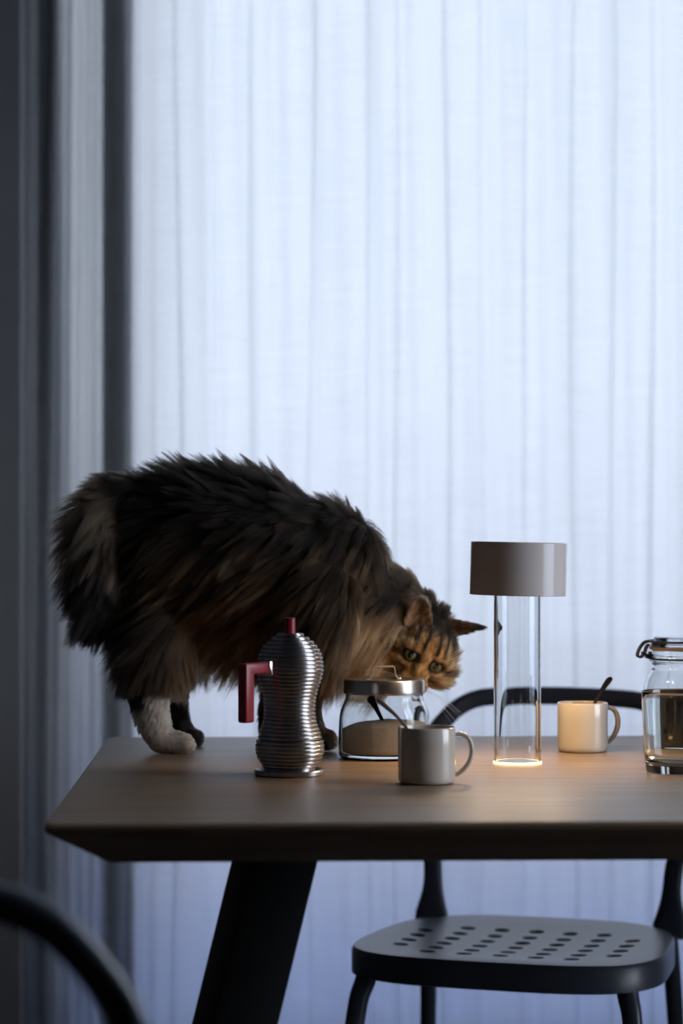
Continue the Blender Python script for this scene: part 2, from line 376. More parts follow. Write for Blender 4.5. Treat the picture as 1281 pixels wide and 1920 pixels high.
# ------------------------------------------------------------------ chairs
def seat_outline(n=72):
    out = []
    for k in range(n):
        t = 2*PI*k/n; c, s = math.cos(t), math.sin(t); p = 3.4
        x = math.copysign(abs(c)**(2/p), c); y = math.copysign(abs(s)**(2/p), s)
        hw = .238 - .034*(y+1)/2                         # front (-y) wider than the back
        out.append((x*hw, y*.205))
    return out
def make_chair(label, loc, rz):
    t = thing('dining_chair', label, 'chair', loc, rz, 'charcoal dining chairs')
    ol = seat_outline(); V, Fc = [], []; n = len(ol)
    def dish(x, y): return -.010*max(0, 1-(x/.2)**2)*max(0, 1-(y/.19)**2)
    # solid seat: top surface (dished), outer wall with apron, underside
    rows = [(.0, .450), (.35, .450), (.7, .450), (.93, .451), (.985, .4495), (1.0, .444), (1.0, .412), (.975, .410), (.955, .412), (.95, .432), (.5, .430), (0., .430)]
    for f, z in rows:
        for (x, y) in ol:
            zz = z + (dish(x*f, y*f) if z > .4435 or z in (.430, .432) else 0)
            V.append((x*f, y*f, zz))
    for i in range(len(rows)-1):
        for k in range(n): Fc.append((i*n+k, i*n+(k+1)%n, (i+1)*n+(k+1)%n, (i+1)*n+k))
    seat = mesh_obj('seat', V, Fc, M['chair'], t, True, 40)
    # drilled pattern
    CV, CF = [], []
    for ci in range(-3, 4):
        rowsn = 6 if abs(ci) < 3 else 4
        for ri in range(rowsn):
            hx = ci*.052; hy = -.118 + .044*ri + (.044 if abs(ci) == 3 else 0) - .004*abs(ci); b = len(CV); m = 16
            for z in (.40, .47):
                for k in range(m): CV.append((hx+.0118*math.cos(2*PI*k/m), hy+.0118*math.sin(2*PI*k/m), z))
            CF += [tuple(range(b, b+m))[::-1], tuple(range(b+m, b+2*m))] + [(b+k, b+(k+1)%m, b+m+(k+1)%m, b+m+k) for k in range(m)]
    cut = mesh_obj('cutter', CV, CF, M['chair'], t, False)
    md = seat.modifiers.new('holes', 'BOOLEAN'); md.operation = 'DIFFERENCE'; md.object = cut; md.solver = 'EXACT'
    dg = bpy.context.evaluated_depsgraph_get(); ev = seat.evaluated_get(dg)
    me = bpy.data.meshes.new_from_object(ev, depsgraph=dg); seat.modifiers.clear(); old = seat.data; seat.data = me; bpy.data.meshes.remove(old)
    bpy.data.objects.remove(cut); me.set_sharp_from_angle(angle=math.radians(40))
    # backrest: one bent arch, open in the middle
    half = [(.186,.430),(.186,.47),(.187,.51),(.191,.545),(.202,.59),(.213,.63),(.218,.665),(.2145,.695),(.199,.722),(.180,.747),(.158,.767),(.128,.7795),(.08,.7835),(0,.785)]
    pts = [(-x, z) for x, z in half] + [(x, z) for x, z in half[-2::-1]]
    path = [(x, .178 + (z-.43)*.20 + .018*max(0, 1-(x/.2)**2)*(z > .7), z) for x, z in pts]
    path = [tuple(p) for p in catmull(path, 5)]
    o = mesh_obj('backrest', *sweep_vf(path, lambda i: ell(.0140+.012*max(0, 1-max(0, min(i, len(path)-1-i)-3)/7)**2, .0095, 14, 3.2), ups=(0, 1, .0)), M['chair'], t, True, 50)
    # fillets where the arch grows out of the seat + legs
    for sx in (-1, 1):
        fp = [(sx*.186, .178, .44), (sx*.180, .178, .455), (sx*.172, .176, .452)]
        leg = [(sx*.186, .172, .438), (sx*.191, .184, .35), (sx*.197, .200, .2), (sx*.204, .222, .0)]
        path = catmull(leg, 6)
        mesh_obj('leg', *sweep_vf(path, lambda i: ell(.0135-.003*i/18, .012-.002*i/18, 12, 3), ups=(0,1,0)), M['chair'], t, True, 50)
        leg = [(sx*.182, -.142, .430), (sx*.189, -.152, .403), (sx*.198, -.164, .36), (sx*.211, -.186, .2), (sx*.220, -.196, .0)]
        path = catmull(leg, 6)
        mesh_obj('leg', *sweep_vf(path, lambda i: ell(.0155-.004*i/24+.010*max(0,1-i/6)**2, .014-.003*i/24, 12, 3), ups=(0,1,0)), M['chair'], t, True, 50)
    return t
fc = W(976, 1000, 3.515); fc.z = 0
far_chair = make_chair('charcoal plastic chair with perforated seat pulled up to the far side of the table', fc, math.radians(-18)-YAW)
def copy_tree(o, parent=None):
    c = o.copy(); COL.objects.link(c)
    if parent: c.parent = parent
    for ch in list(o.children): copy_tree(ch, c)
    return c
near_chair = copy_tree(far_chair)
nc = W(640.5, 1000, 1.95) - RT*.368; nc.z = 0
near_chair.location = nc; near_chair.rotation_euler = (0, 0, PI - YAW)
near_chair['label'] = 'blurred charcoal chair close to the camera at the lower left corner, only its backrest showing'

# ------------------------------------------------------------------ coffee pot
def interp(tab, v):
    xs = [a for a, _ in tab]; ys = [b for _, b in tab]; return float(np.interp(v, xs, ys))
def build_pot():
    Z = 2.885; s = Z/F; loc = on_table(543.5, Z)
    t = thing('coffee_pot', 'ribbed aluminium stovetop coffee pot with red handle and red knob', 'coffee pot', loc, -YAW)
    prof = [(1189,21),(1198,35),(1206,45),(1214,52),(1223,58),(1232,61.5),(1241,63.3),(1250,64),(1259,64),(1267,62.5),(1275,60.5),(1282,58),(1296,53),(1310,50),(1326,48.5),(1343,48.5),(1354,50.5),(1362,53),(1370,56),(1378,58.7),(1386,60.5),
            (1387,61.5),(1393,63.8),(1400,65),(1407,65),(1414,64.2),(1421,62.2),(1429,57.5),(1437,52.5),(1444,48),(1452,46)]
    base = 1455
    def ribs(v0, v1, n, top_cap=True, bot_cap=True):
        out = []; p = (v0-v1)/n                           # v0 below, v1 above (rows)
        if bot_cap: out.append((0, (base-v0)*s))
        for k in range(n):
            a = v0-k*p; mid = a-p*.5; R = interp(prof, mid)
            for f, dr in ((0,-2.3),(.10,-2.1),(.16,-.7),(.26,-.1),(.36,0),(.66,0),(.76,-.1),(.86,-.7),(.90,-2.1),(1.0,-2.3)):
                out.append(((R+dr)*s, (base-(a-f*p))*s))
        if top_cap: out.append((0, (base-v1)*s))
        return out
    lathe('boiler', ribs(1447, 1389, 8), M['alu'], t, 72, 30)
    lathe('upper_chamber', ribs(1387.5, 1240, 20), M['alu'], t, 72, 30)
    lid = lathe('lid', ribs(1239.5, 1189, 7), M['alu'], t, 72, 30)
    lathe('base_plate', [(0,.0004),(64.5*s,.0004),(66*s,.0016),(66*s,.0058),(64.5*s,.0070),(50*s,.0072),(0,.0072)], M['alu'], t, 72, 30)
    r = 10.6*s; z0, z1 = (base-1190)*s, (base-1160)*s
    lathe('knob', [(0,z0),(r,z0),(r,z1-.0008),(r-.0008,z1),(0,z1)], M['red'], lid, 28, 40)
    # handle: an L of rounded bar on the front left of the pot
    th = math.radians(-128)                              # direction of the handle in the pot's frame
    d = Vector((math.cos(th), math.sin(th), 0)); tv = Vector((-d.y, d.x, 0)); V, Fc = [], []
    out = [(.0375,.1365),(.0885,.1365),(.0885,.0672),(.0725,.0672),(.0725,.1235),(.0375,.1235)]
    for sgn in (-1, 1):
        for (rr, z) in out: V.append(d*rr + tv*(sgn*.0066) + Vector((0,0,z)))
    Fc = [(0,1,4,5),(1,2,3,4),(11,10,7,6),(10,9,8,7)] + [(i,(i+1)%6,6+(i+1)%6,6+i) for i in range(6)]
    h = mesh_obj('handle', V, Fc, M['red'], t, False); bevel_obj(h, .0022, 3)
    # bright bracket that carries the handle
    V, Fc = [], []
    for sgn in (-1, 1):
        for (rr, z) in ((.036,.1385),(.0465,.1375),(.0475,.1300),(.0425,.1205),(.036,.1205)): V.append(d*rr + tv*(sgn*.0082) + Vector((0,0,z)))
    Fc = [(0,1,2,3,4),(9,8,7,6,5)] + [(i,(i+1)%5,5+(i+1)%5,5+i) for i in range(5)]
    b = mesh_obj('bracket', V, Fc, M['alu_bright'], h, False); bevel_obj(b, .0015, 2); b['label'] = 'bright metal bracket'
build_pot()

# ------------------------------------------------------------------ sugar jar
def glass_shell(outer, wall, floor_t, inner_top=None):
    """closed lathe profile of a vessel from its outer profile (r, z) bottom to top"""
    p = [(0, outer[0][1])] + list(outer)
    inner = [(max(r-wall, .002), z) for r, z in outer if z > outer[0][1]+floor_t*1.25]
    rb = inner[0][0]
    lip = [(outer[-1][0]-wall*.25, outer[-1][1]+wall*.35), (outer[-1][0]-wall*.75, outer[-1][1]+wall*.35)]
    p += lip + inner[::-1] + [(rb-.002, outer[0][1]+floor_t+.001), (rb-.006, outer[0][1]+floor_t), (0, outer[0][1]+floor_t)]
    return p
def smooth_prof(pts, per=6): return [tuple(p) for p in catmull(pts, per)]
def build_sugar():
    Z = 3.11; s = Z/F; B = 1420; loc = on_table(720.5, Z)
    t = thing('sugar_jar', 'squat clear glass jar with steel lid half filled with brown sugar', 'jar', loc, -YAW)
    pr = smooth_prof([(76,1421),(82,1419.5),(85,1414),(85.5,1400),(85.5,1370),(85,1350),(83.5,1338),(80.5,1328),(76.5,1319),(73.5,1312),(72.5,1306),(72.5,1300),(72.5,1291)])
    outer = [(r*s, (B-v)*s+.0009) for r, v in pr]
    lathe('glass_body', glass_shell(outer, .0034, .0055), M['glass_jar'], t, 96, 60)
    R = 76*s; z0, z1 = (B-1300)*s, (B-1272.5)*s
    lid = lathe('lid', [(R-.0012,z0),(R,z0+.0004),(R+.0003,z0+.002),(R,z0+.004),(R,z1-.0022),(R-.0008,z1-.0006),(R-.0024,z1),(R-.006,z1+.0003),(R*.72,z1+.0002),(R*.66,z1-.0004),(0,z1-.0004),(0,z1-.002),(R-.0012,z1-.003)], M['steel'], t, 96, 30, closed=True)
    # strip handle bent from sheet
    zt = z1-.0003
    hp = [(-27,0,0),(-22.5,0,.3),(-19.5,0,3.4),(-17.8,0,8),(-16.3,0,20.5),(-14.6,0,23.0),(14.6,0,23.0),(16.3,0,20.5),(17.8,0,8),(19.5,0,3.4),(22.5,0,.3),(27,0,0)]
    path = [(x*1.28*s*.94, 0, zt+.0005+z*s) for x, _, z in hp]
    h = mesh_obj('lid_handle', *sweep_vf(path, lambda i: [(-.007,-.0006),(.007,-.0006),(.007,.0006),(-.007,.0006)]), M['handle_strip'], lid, True, 30)
    for sx in (-1, 1):
        lathe('rivet', [(0,.0018),(.0016,.0014),(.0022,.0004),(.0022,0),(0,0)], M['alu_bright'], lid, 16, 60, loc=(sx*24.5*1.2*s, 0, zt+.001))
    # sugar heap inside (its own thing)
    ri = 85*s - .0042; prof = [(0,.0068)]
    prof += [(ri-.004,.0068),(ri-.0008,.0085),(ri-.0003,.012)]
    V, Fc = [], []; n = 96; top = 10
    for r, z in prof:
        for k in range(n): V.append((r*math.cos(2*PI*k/n), r*math.sin(2*PI*k/n), z))
    for j in range(top+1):
        f = 1-j/top
        for k in range(n):
            a = 2*PI*k/n; x, y = (ri-.0003)*f*math.cos(a), (ri-.0003)*f*math.sin(a)
            z = .0425 + .0055*(1-f*f) + .0018*x/ri - .003*max(0,-x/ri)**2*f + .0012*noise.noise(Vector((x*45, y*45, 3))) + .0005*noise.noise(Vector((x*220, y*220, 9)))
            V.append((x, y, z))
    rows = len(prof)+top+1
    for i in range(rows-1):
        for k in range(n): Fc.append((i*n+k, i*n+(k+1)%n, (i+1)*n+(k+1)%n, (i+1)*n+k))
    sg = mesh_obj('sugar', V, Fc, M['sugar'], None, True, 60, loc=loc)
    tag(sg, 'light brown granulated sugar heaped inside the steel lidded jar', 'sugar', kind='stuff')
build_sugar()

# ------------------------------------------------------------------ teaspoons
def spoon(label, tip, end, face, length=None, wide=1.0):
    """tip: bowl end, end: handle end (world points); face: direction the bowl opens to"""
    tip, end = Vector(tip), Vector(end); ax = (end-tip); L = ax.length; ax.normalize()
    face = Vector(face); face = (face - ax*face.dot(ax)).normalized(); sd = ax.cross(face)
    t = thing('teaspoon', label, 'spoon', tip, 0, 'small dark steel teaspoons')
    # handle
    st = [(.27,.0020,.0011),(.36,.0017,.0012),(.55,.0021,.0011),(.75,.0030,.0010),(.88,.0044,.0010),(.95,.0046,.0009),(.985,.0036,.0008),(1.0,.0012,.0006)]
    path = []; sec = []
    for f, a, b in st:
        path.append(ax*(f*L) + face*(.0035*math.sin(PI*(f-.27)/.73) - .004*max(0,f-.7)/.3)); sec.append((a*wide, b))
    P = catmull([tuple(p)+(q[0],q[1]) for p, q in zip(path, sec)], 5)
    V, Fc = sweep_vf([p[:3] for p in P], lambda i: ell(P[i][3], P[i][4], 10), ups=tuple(face))
    mesh_obj('handle', V, Fc, M['spoon'], t, True, 60)
    # bowl: shallow dish with thickness
    V, Fc = [], []; nu, nv = 14, 16; bl, bw, bd = .30*L, .0098*wide, .0045
    for side in (0, 1):
        for i in range(nu+1):
            r = i/nu
            for k in range(nv):
                a = 2*PI*k/nv; p = ax*(bl*.5 + bl*.5*r*math.cos(a)) + sd*(bw*r*math.sin(a)*(1-.18*math.cos(a))) + face*(-bd*(1-r*r) - (.0008 if side else 0))
                V.append(p)
    off = (nu+1)*nv
    for side in (0, 1):
        for i in range(nu):
            for k in range(nv):
                f = (i*nv+k, i*nv+(k+1)%nv, (i+1)*nv+(k+1)%nv, (i+1)*nv+k); Fc.append(tuple(side*off+q for q in f))
    for k in range(nv): Fc.append((nu*nv+k, nu*nv+(k+1)%nv, off+nu*nv+(k+1)%nv, off+nu*nv+k))
    mesh_obj('bowl', V, Fc, M['spoon'], t, True, 60)
spoon('small dark spoon leaning left out of the cream mug in front of the sugar jar', W(826, 1452, 2.795), W(711, 1307, 2.775), RT*.4+UP*.6-FW*.5)
spoon('small dark spoon leaning right out of the cream mug behind the glass lamp', W(1077, 1400, 3.185), W(1144, 1267, 3.215), -RT*.5+UP*.4-FW*.8)
spoon('small dark spoon stuck upright in the brown sugar', W(741, 1396, 3.10), W(692, 1303, 3.13), -RT*.2+UP*.3-FW*1.0, wide=1.15)

# ------------------------------------------------------------------ mugs
def build_mug(label, u, Z, hrot):
    loc = on_table(u, Z); t = thing('mug', label, 'mug', loc, -YAW+hrot, 'cream espresso mugs')
    R, Hm, w = .0333, .0650, .0030
    pr = [(0,.0022),(R-.0085,.0020),(R-.0075,.0003),(R-.0055,.0003),(R-.0022,.0012),(R-.0006,.0034),(R,.0075),(R,.020),(R,.045),(R,Hm-.0016),(R-.0006,Hm-.0004),(R-.0014,Hm),(R-.0024,Hm-.0005),(R-w,Hm-.002),(R-w,.012),(R-w-.0015,.0070),(R-w-.005,.0052),(0,.0050)]
    lathe('body', pr, M['ceramic'], t, 96, 40)
    hp = [(R-.0008,.0560),(R+.0060,.0566),(R+.0130,.0535),(R+.0172,.0465),(R+.0185,.0370),(R+.0165,.0270),(R+.0115,.0185),(R+.0050,.0125),(R-.0008,.0098)]
    path = [(x, 0, z) for x, z in catmull(hp, 6)]
    mesh_obj('handle', *sweep_vf(path, lambda i: ell(.0050, .0027, 14, 2.6), ups=None), M['ceramic'], t, True, 60)
build_mug('cream espresso mug with a spoon in front of the sugar jar', 800.5, 2.79, 0.0)
build_mug('cream espresso mug with a spoon to the right of the glass lamp', 1092.5, 3.195, .35)

# ------------------------------------------------------------------ table lamp
def build_lamp():
    Z = 3.03; loc = on_table(970.5, Z)
    t = thing('table_lamp', 'portable lamp with grey drum shade on a clear glass tube', 'lamp', loc, -YAW)
    R, th = .0297, .0030
    lathe('glass_tube', [(R,.004),(R,.268),(R-.0006,.2688),(R-th+.0006,.2688),(R-th,.268),(R-th,.004),(R-th+.0006,.0034),(R-.0006,.0034)], M['glass_lamp'], t, 96, 20, closed=True)
    z0, z1, RS, w = .211, .277, .0604, .0022
    sh = lathe('shade', [(RS,z0),(RS,z1-.0010),(RS-.0010,z1),(0,z1),(0,z1-.003),(RS-w,z1-.003),(RS-w,z0),(RS-w*.5,z0-.0003)], M['shade'], t, 128, 20, closed=False)
    sh.rotation_euler = (0, math.radians(1.1), 0); sh.location = (-.0035, 0, 0)
    rf = lathe('reflector', [(R+.0012,.2365),(RS-w-.0012,.2365),(RS-w-.0012,.2385),(R+.0012,.2385)], M['shade_in'], t, 64, 40, closed=True)
    gl = bpy.data.materials.new('warm_light_guide'); gl.use_nodes = True; b = gl.node_tree.nodes['Principled BSDF']
    b.inputs['Base Color'].default_value = (.9,.8,.6,1); b.inputs['Roughness'].default_value = .3
    b.inputs['Emission Color'].default_value = (1.0,.60,.22,1); b.inputs['Emission Strength'].default_value = 5.0
    rg = lathe('light_ring', [(R-.0032,.0002),(R+.0004,.0002),(R+.0009,.0014),(R+.0004,.0030),(R-.0032,.0030)], gl, t, 96, 60, closed=True)
    rg['label'] = 'glowing warm ring at the foot of the glass'
    fd = mat('frosted_foot', (.85,.83,.78), .35)
    lathe('foot', [(0,.0003),(R-.0036,.0003),(R-.0036,.0030),(R-.006,.0036),(0,.0036)], fd, t, 64, 40)
    # light-emitting diodes under the shade, around the tube, and one shining down the tube
    for k in range(8):
        a = 2*PI*(k+.5)/8; ld = bpy.data.lights.new('lamp_diode', 'AREA'); ld.shape = 'DISK'; ld.size = .020; ld.energy = LAMP/8; ld.color = (1.0,.68,.38)
        o = bpy.data.objects.new('lamp_diode', ld); COL.objects.link(o); o.parent = t; o.location = (.0445*math.cos(a), .0445*math.sin(a), .2200)
    ld = bpy.data.lights.new('lamp_diode', 'AREA'); ld.shape = 'DISK'; ld.size = .03; ld.energy = .25; ld.color = (1.0,.75,.45); ld.spread = math.radians(40)
    o = bpy.data.objects.new('lamp_diode', ld); COL.objects.link(o); o.parent = t; o.location = (0,0,.205)
LAMP = 1.65
build_lamp()

# ------------------------------------------------------------------ drinking glass, clip-top jar
def build_tumbler():
    Z = 2.917; loc = on_table(1272, Z); t = thing('drinking_glass', 'empty clear drinking glass in front of the coffee jar at the right edge', 'glass', loc, -YAW)
    rb, rt, Hg = .0392, .0446, .0974
    outer = [(rb-.004,.0003),(rb-.0012,.0010),(rb,.0035)] + [(rb+(rt-rb)*f**.9, .0035+(Hg-.0035)*f) for f in (.06,.12,.25,.5,.75,.9,.97,1.0)]
    p = [(0,.0012)] + outer + [(rt-.0006,Hg+.0007),(rt-.0014,Hg+.0007),(rt-.0020,Hg)]
    p += [(rb+(rt-rb)*f**.9-.0022, .0035+(Hg-.0035)*f) for f in (.9,.75,.5,.25,.16)] + [(rb-.0042,.0125),(rb-.009,.0098),(0,.0088)]
    lathe('glass_wall', p, M['glass'], t, 96, 50)
build_tumbler()
def build_clip_jar():
    Z = 3.205; s = Z/F; B = 1408; loc = on_table(1288, Z)
    t = thing('clip_top_jar', 'clip top preserving jar with orange seal holding ground coffee', 'jar', loc, -YAW)
    pr = smooth_prof([(70,1408.5),(77,1406.5),(80,1400),(80.5,1385),(80.5,1330),(80.2,1300),(79,1288),(76,1275),(70.5,1263),(66,1256),(64.5,1251),(65,1245),(68.5,1240),(69.5,1236),(68.5,1231),(66.5,1227),(66.5,1220)])
    outer = [(r*s, (B-v)*s+.0006) for r, v in pr]
    lathe('glass_body', glass_shell(outer, .0036, .0060), M['glass_jar'], t, 96, 60)
    zr = (B-1219)*s
    lathe('gasket', [(58*s,zr+.0009),(69*s,zr+.0009),(70*s,zr+.0018),(69.5*s,zr+.0044),(58*s,zr+.0044)], M['gasket'], t, 72, 40, closed=True)
    zl = zr+.0046
    lid = lathe('lid', [(0,zl+.001),(57*s,zl+.001),(58*s,zl),(67*s,zl),(68*s,zl+.0015),(67*s,zl+.0050),(64*s,zl+.0072),(60*s,zl+.0078),(59.5*s,zl+.0092),(61.5*s,zl+.0105),(61*s,zl+.0125),(57*s,zl+.0132),(0,zl+.0118)], M['glass_jar'], t, 72, 50)
    # wire bail: hoop around the neck, lever at the left, bail over the lid
    def wire(name, pts, r=.0013, per=6):
        path = [tuple(p) for p in catmull(pts, per)]
        return mesh_obj(name, *sweep_vf(path, lambda i: ell(r, r, 8)), M['wire'], t, True, 60)
    rn = 67.5*s+.0010; zn = (B-1235)*s
    wire('neck_wire', [(rn*math.cos(a), rn*math.sin(a), zn) for a in np.linspace(0, 2*PI, 49)], .0014, 2)
    rl = 68.5*s+.0020; zt = zl+.0072
    wire('bail_wire', [(rl*math.cos(a), rl*math.sin(a), zt) for a in np.linspace(PI*1.03, PI*1.97, 25)] , .0013, 2)
    wire('bail_wire', [(rl*math.cos(a), rl*math.sin(a), zt) for a in np.linspace(PI*.97, PI*.03, 25)] , .0013, 2)
    def P(u, v, dy=0): return ((u-1288)*s, dy, (B-v)*s)
    for dy in (-.007, .007):
        wire('lever', [P(1222,1202.5,dy), P(1213,1203,dy), P(1206,1207,dy), P(1199,1217,dy), P(1195.5,1227,dy), P(1196.5,1231,dy), P(1201,1232,dy), P(1205,1229,dy), P(1206,1222,dy)], .0015)
        wire('clasp', [P(1217,1208,dy), P(1212,1214,dy), P(1209.5,1224,dy), P(1212,1231,dy), P(1218,1232.5,dy), P(1219.5,1222,dy)], .0016)
    mesh_obj('clasp_plate', *box_vf((1210-1288)*s, (1221-1288)*s, -.009, .009, (B-1234)*s, (B-1226)*s), M['wire'], t, False)
    # ground coffee inside
    ri = 80.3*s-.0042; V, Fc = [], []; n = 72; top = 8
    for r, z in ((0,.0076),(ri-.005,.0076),(ri-.001,.0105),(ri-.0004,.016)):
        for k in range(n): V.append((r*math.cos(2*PI*k/n), r*math.sin(2*PI*k/n), z))
    for j in range(top+1):
        f = 1-j/top
        for k in range(n):
            a = 2*PI*k/n; x, y = (ri-.0004)*f*math.cos(a), (ri-.0004)*f*math.sin(a)
            V.append((x, y, .0775 + .002*noise.noise(Vector((x*50,y*50,5)))))
    for i in range(4+top):
        for k in range(n): Fc.append((i*n+k, i*n+(k+1)%n, (i+1)*n+(k+1)%n, (i+1)*n+k))
    g = mesh_obj('ground_coffee', V, Fc, M['coffee'], None, True, 60, loc=loc)
    tag(g, 'dark ground coffee filling the clip top jar', 'coffee', kind='stuff')
build_clip_jar()

# ------------------------------------------------------------------ the cat
CX = RT; CU = UP; CD = -FW                      # right, up, towards the room: axes used to set out the animal
B3 = np.array([list(CX), list(CU), list(CD)])
def vec(a, b, c): return CX*a + CU*b + CD*c
CAT_Z = 3.24
cat = thing('cat', 'long-haired brown tabby cat with white hind paw bending down to sniff the jar lid', 'cat', (W(420, 1000, CAT_Z).x, W(420, 1000, CAT_Z).y, TZ))
ORG = Vector(cat.location)
parts_V, parts_F, SAMPLES = [], [], []          # SAMPLES: (centre, radius, region)
REG = dict(torso=0, neck=1, head=2, ear=3, tail=4, rear_near=5, rear_far=6, front_near=7, front_far=8, muzzle=9)
_ico = bmesh.new(); bmesh.ops.create_icosphere(_ico, subdivisions=3, radius=1.0)
ICO_V = np.array([v.co[:] for v in _ico.verts]); ICO_F = [[v.index for v in f.verts] for f in _ico.faces]; _ico.free()
def add_raw(V, Fc):
    n = sum(len(x) for x in parts_V); parts_V.append(np.asarray(V, float)); parts_F.extend([[n+i for i in f] for f in Fc])
def ellipsoid(c, axes, radii, reg):
    A = np.array([list(a) for a in axes]); P = (ICO_V*np.array(radii)) @ A + np.array(c[:])
    add_raw(P, ICO_F); SAMPLES.append((np.array(c[:]), max(radii)*.9, REG[reg]))
def chain(pts, reg, per=5, sx=1.0, sd=1.0):
    for u, v, Z, r in catmull(pts, per):
        rr = r*Z/F; ellipsoid(W(u, v, Z), (CX, CU, CD), (rr*sx, rr, rr*sd), reg)
Zc = CAT_Z
chain([(262,1010,Zc,84),(305,1030,Zc,122),(350,1040,Zc,148),(410,1050,Zc,163),(465,1062,Zc,166),(520,1082,Zc,158),(575,1088,Zc,142),(622,1066,Zc,112),(650,1056,Zc,80)], 'torso', 4, .85, .60)
chain([(600,1120,Zc,112),(655,1135,Zc,90),(704,1142,Zc+.022,78),(738,1144,Zc+.046,70),(762,1160,Zc+.055,58)], 'neck', 4, .9, .74)
chain([(268,960,Zc,50),(232,942,Zc-.01,44),(200,952,Zc-.02,42),(184,995,Zc-.03,42),(182,1050,Zc-.035,42),(183,1105,Zc-.035,38),(182,1155,Zc-.03,28),(174,1190,Zc-.03,15)], 'tail', 5, 1, .8)
# hind legs: thigh, knee forward, hock back, steep shank, paw flat on the table
chain([(300,1080,3.235,90),(305,1150,3.225,80),(298,1210,3.20,62),(284,1258,3.175,48),(280,1300,3.168,40),(286,1342,3.166,34),(298,1376,3.166,29),(318,1390,3.166,22)], 'rear_near', 5, .95, .75)
chain([(300,1385,3.168,25),(322,1391,3.166,23),(342,1393,3.164,20)], 'rear_near', 4, 1, .95)
for k, (du, dz) in enumerate(((352,-.011),(357,-.003),(357,.006),(351,.014))):
    ellipsoid(W(du-3, 1397, 3.164+dz), (CX, CU, CD), (.0085,.0085,.0058), 'rear_near')
chain([(320,1140,3.30,80),(335,1210,3.30,58),(325,1265,3.295,38),(327,1310,3.29,27),(336,1350,3.285,22),(350,1378,3.283,20),(367,1384,3.28,18)], 'rear_far', 5, .95, .75)
chain([(592,1130,3.20,86),(588,1190,3.195,64),(580,1250,3.195,43),(578,1305,3.195,29),(583,1352,3.197,24),(596,1382,3.198,22),(614,1387,3.198,20)], 'front_near', 5, .95, .8)
chain([(545,1150,3.29,70),(535,1240,3.29,40),(515,1300,3.295,28),(505,1345,3.298,23),(508,1374,3.30,20),(522,1379,3.30,17)], 'front_far', 5, .95, .8)
chain([(630,1165,Zc,72),(675,1195,Zc+.012,62),(715,1218,Zc+.022,54),(745,1228,Zc+.030,42)], 'neck', 4, .9, .8)
# head
def rot2(v, c, s, i, j): w = list(v); w[i], w[j] = v[i]*c+v[j]*s, -v[i]*s+v[j]*c; return w
def head_axis(v, pitch=24, yaw=14, roll=26):
    p, q, r = map(math.radians, (pitch, yaw, roll)); x, y, z = v
    y, z = y*math.cos(p)-z*math.sin(p), y*math.sin(p)+z*math.cos(p)
    x, z = x*math.cos(q)+z*math.sin(q), -x*math.sin(q)+z*math.cos(q)
    x, y = x*math.cos(r)+y*math.sin(r), -x*math.sin(r)+y*math.cos(r)
    return vec(x, y, z)
HX, HY, HZ = head_axis((1,0,0)), head_axis((0,1,0)), head_axis((0,0,1))
EYE = .0188
HC = W(794, 1241, 3.222) - HY*.006 - HZ*.036
def hp(x, y, z): return HC + HX*x + HY*y + HZ*z
HA = (HX, HY, HZ)
ellipsoid(hp(0,.006,-.006), HA, (.046,.040,.042), 'head')
ellipsoid(hp(0,.020,.010), HA, (.034,.026,.028), 'head')
ellipsoid(W(782, 1142, 3.290), (CX, CU, CD), (.026,.026,.024), 'head'); ellipsoid(W(815, 1164, 3.282), (CX, CU, CD), (.022,.018,.020), 'head')
for sx in (-1,1):
    ellipsoid(hp(sx*.029,-.014,.002), HA, (.024,.024,.027), 'head')          # cheeks
    ellipsoid(hp(sx*.0200,.0182,.0290), HA, (.0155,.0085,.0115), 'head')     # brows
    ellipsoid(hp(sx*.0225,-.0065,.0265), HA, (.0150,.0090,.0100), 'head')    # under the eyes
    ellipsoid(hp(sx*.0325,.007,.0200), HA, (.0080,.0110,.0110), 'head')      # outer corners
    ellipsoid(hp(sx*.0095,-.0235,.0445), HA, (.0120,.0100,.0110), 'muzzle')
ellipsoid(hp(0,.008,.035), HA, (.0085,.016,.0105), 'muzzle')
ellipsoid(hp(0,-.007,.043), HA, (.0085,.014,.0105), 'muzzle')
ellipsoid(hp(0,-.033,.036), HA, (.010,.008,.010), 'muzzle')
ellipsoid(hp(0,-.016,.036), HA, (.018,.014,.012), 'muzzle')
def ear(base, axis, opening, Wd, L, cup, point=0.0):
    ax = axis.normalized(); op = (opening - ax*opening.dot(ax)).normalized(); sd = ax.cross(op)
    V, Fc = [], []; nu, nv = 12, 14
    for layer in (0, 1):
        for i in range(nu+1):
            t = i/nu; w = Wd*((1-.10*t)*math.sqrt(max(1-t**2.6, .004))*(1-point) + point*max(1-t,.03)**.8)
            for j in range(nv+1):
                s = -1+2*j/nv
                p = base + ax*(L*t - .10*L*(1-t)*s*s) + sd*(w*s) + op*(cup*(s*s*1.0-.75)*(1-.55*t)) - op*(.0052 if layer else 0)
                V.append(p[:])
    m = nv+1; off = (nu+1)*m
    for i in range(nu):
        for j in range(nv):
            a = i*m+j; Fc.append([a,a+1,a+m+1,a+m]); Fc.append([off+a+m,off+a+m+1,off+a+1,off+a])
    for i in range(nu):
        a = i*m; Fc.append([a+m,off+a+m,off+a,a]); a = i*m+nv; Fc.append([a,off+a,off+a+m,a+m])
    for j in range(nv):
        Fc.append([j,off+j,off+j+1,j+1]); a = nu*m+j; Fc.append([a+1,off+a+1,off+a,a])
    add_raw(V, Fc)
    for t in (.25,.5,.75,.95):
        for s in (-.6,0,.6): SAMPLES.append((np.array((base+ax*L*t+sd*Wd*s*(1-t*.6)-op*.003)[:]), .011*(1.1-t*.4), REG['ear']))
    return ax, op
earL_c = W(782, 1176, 3.262); earR_c = W(846, 1181, 3.275)
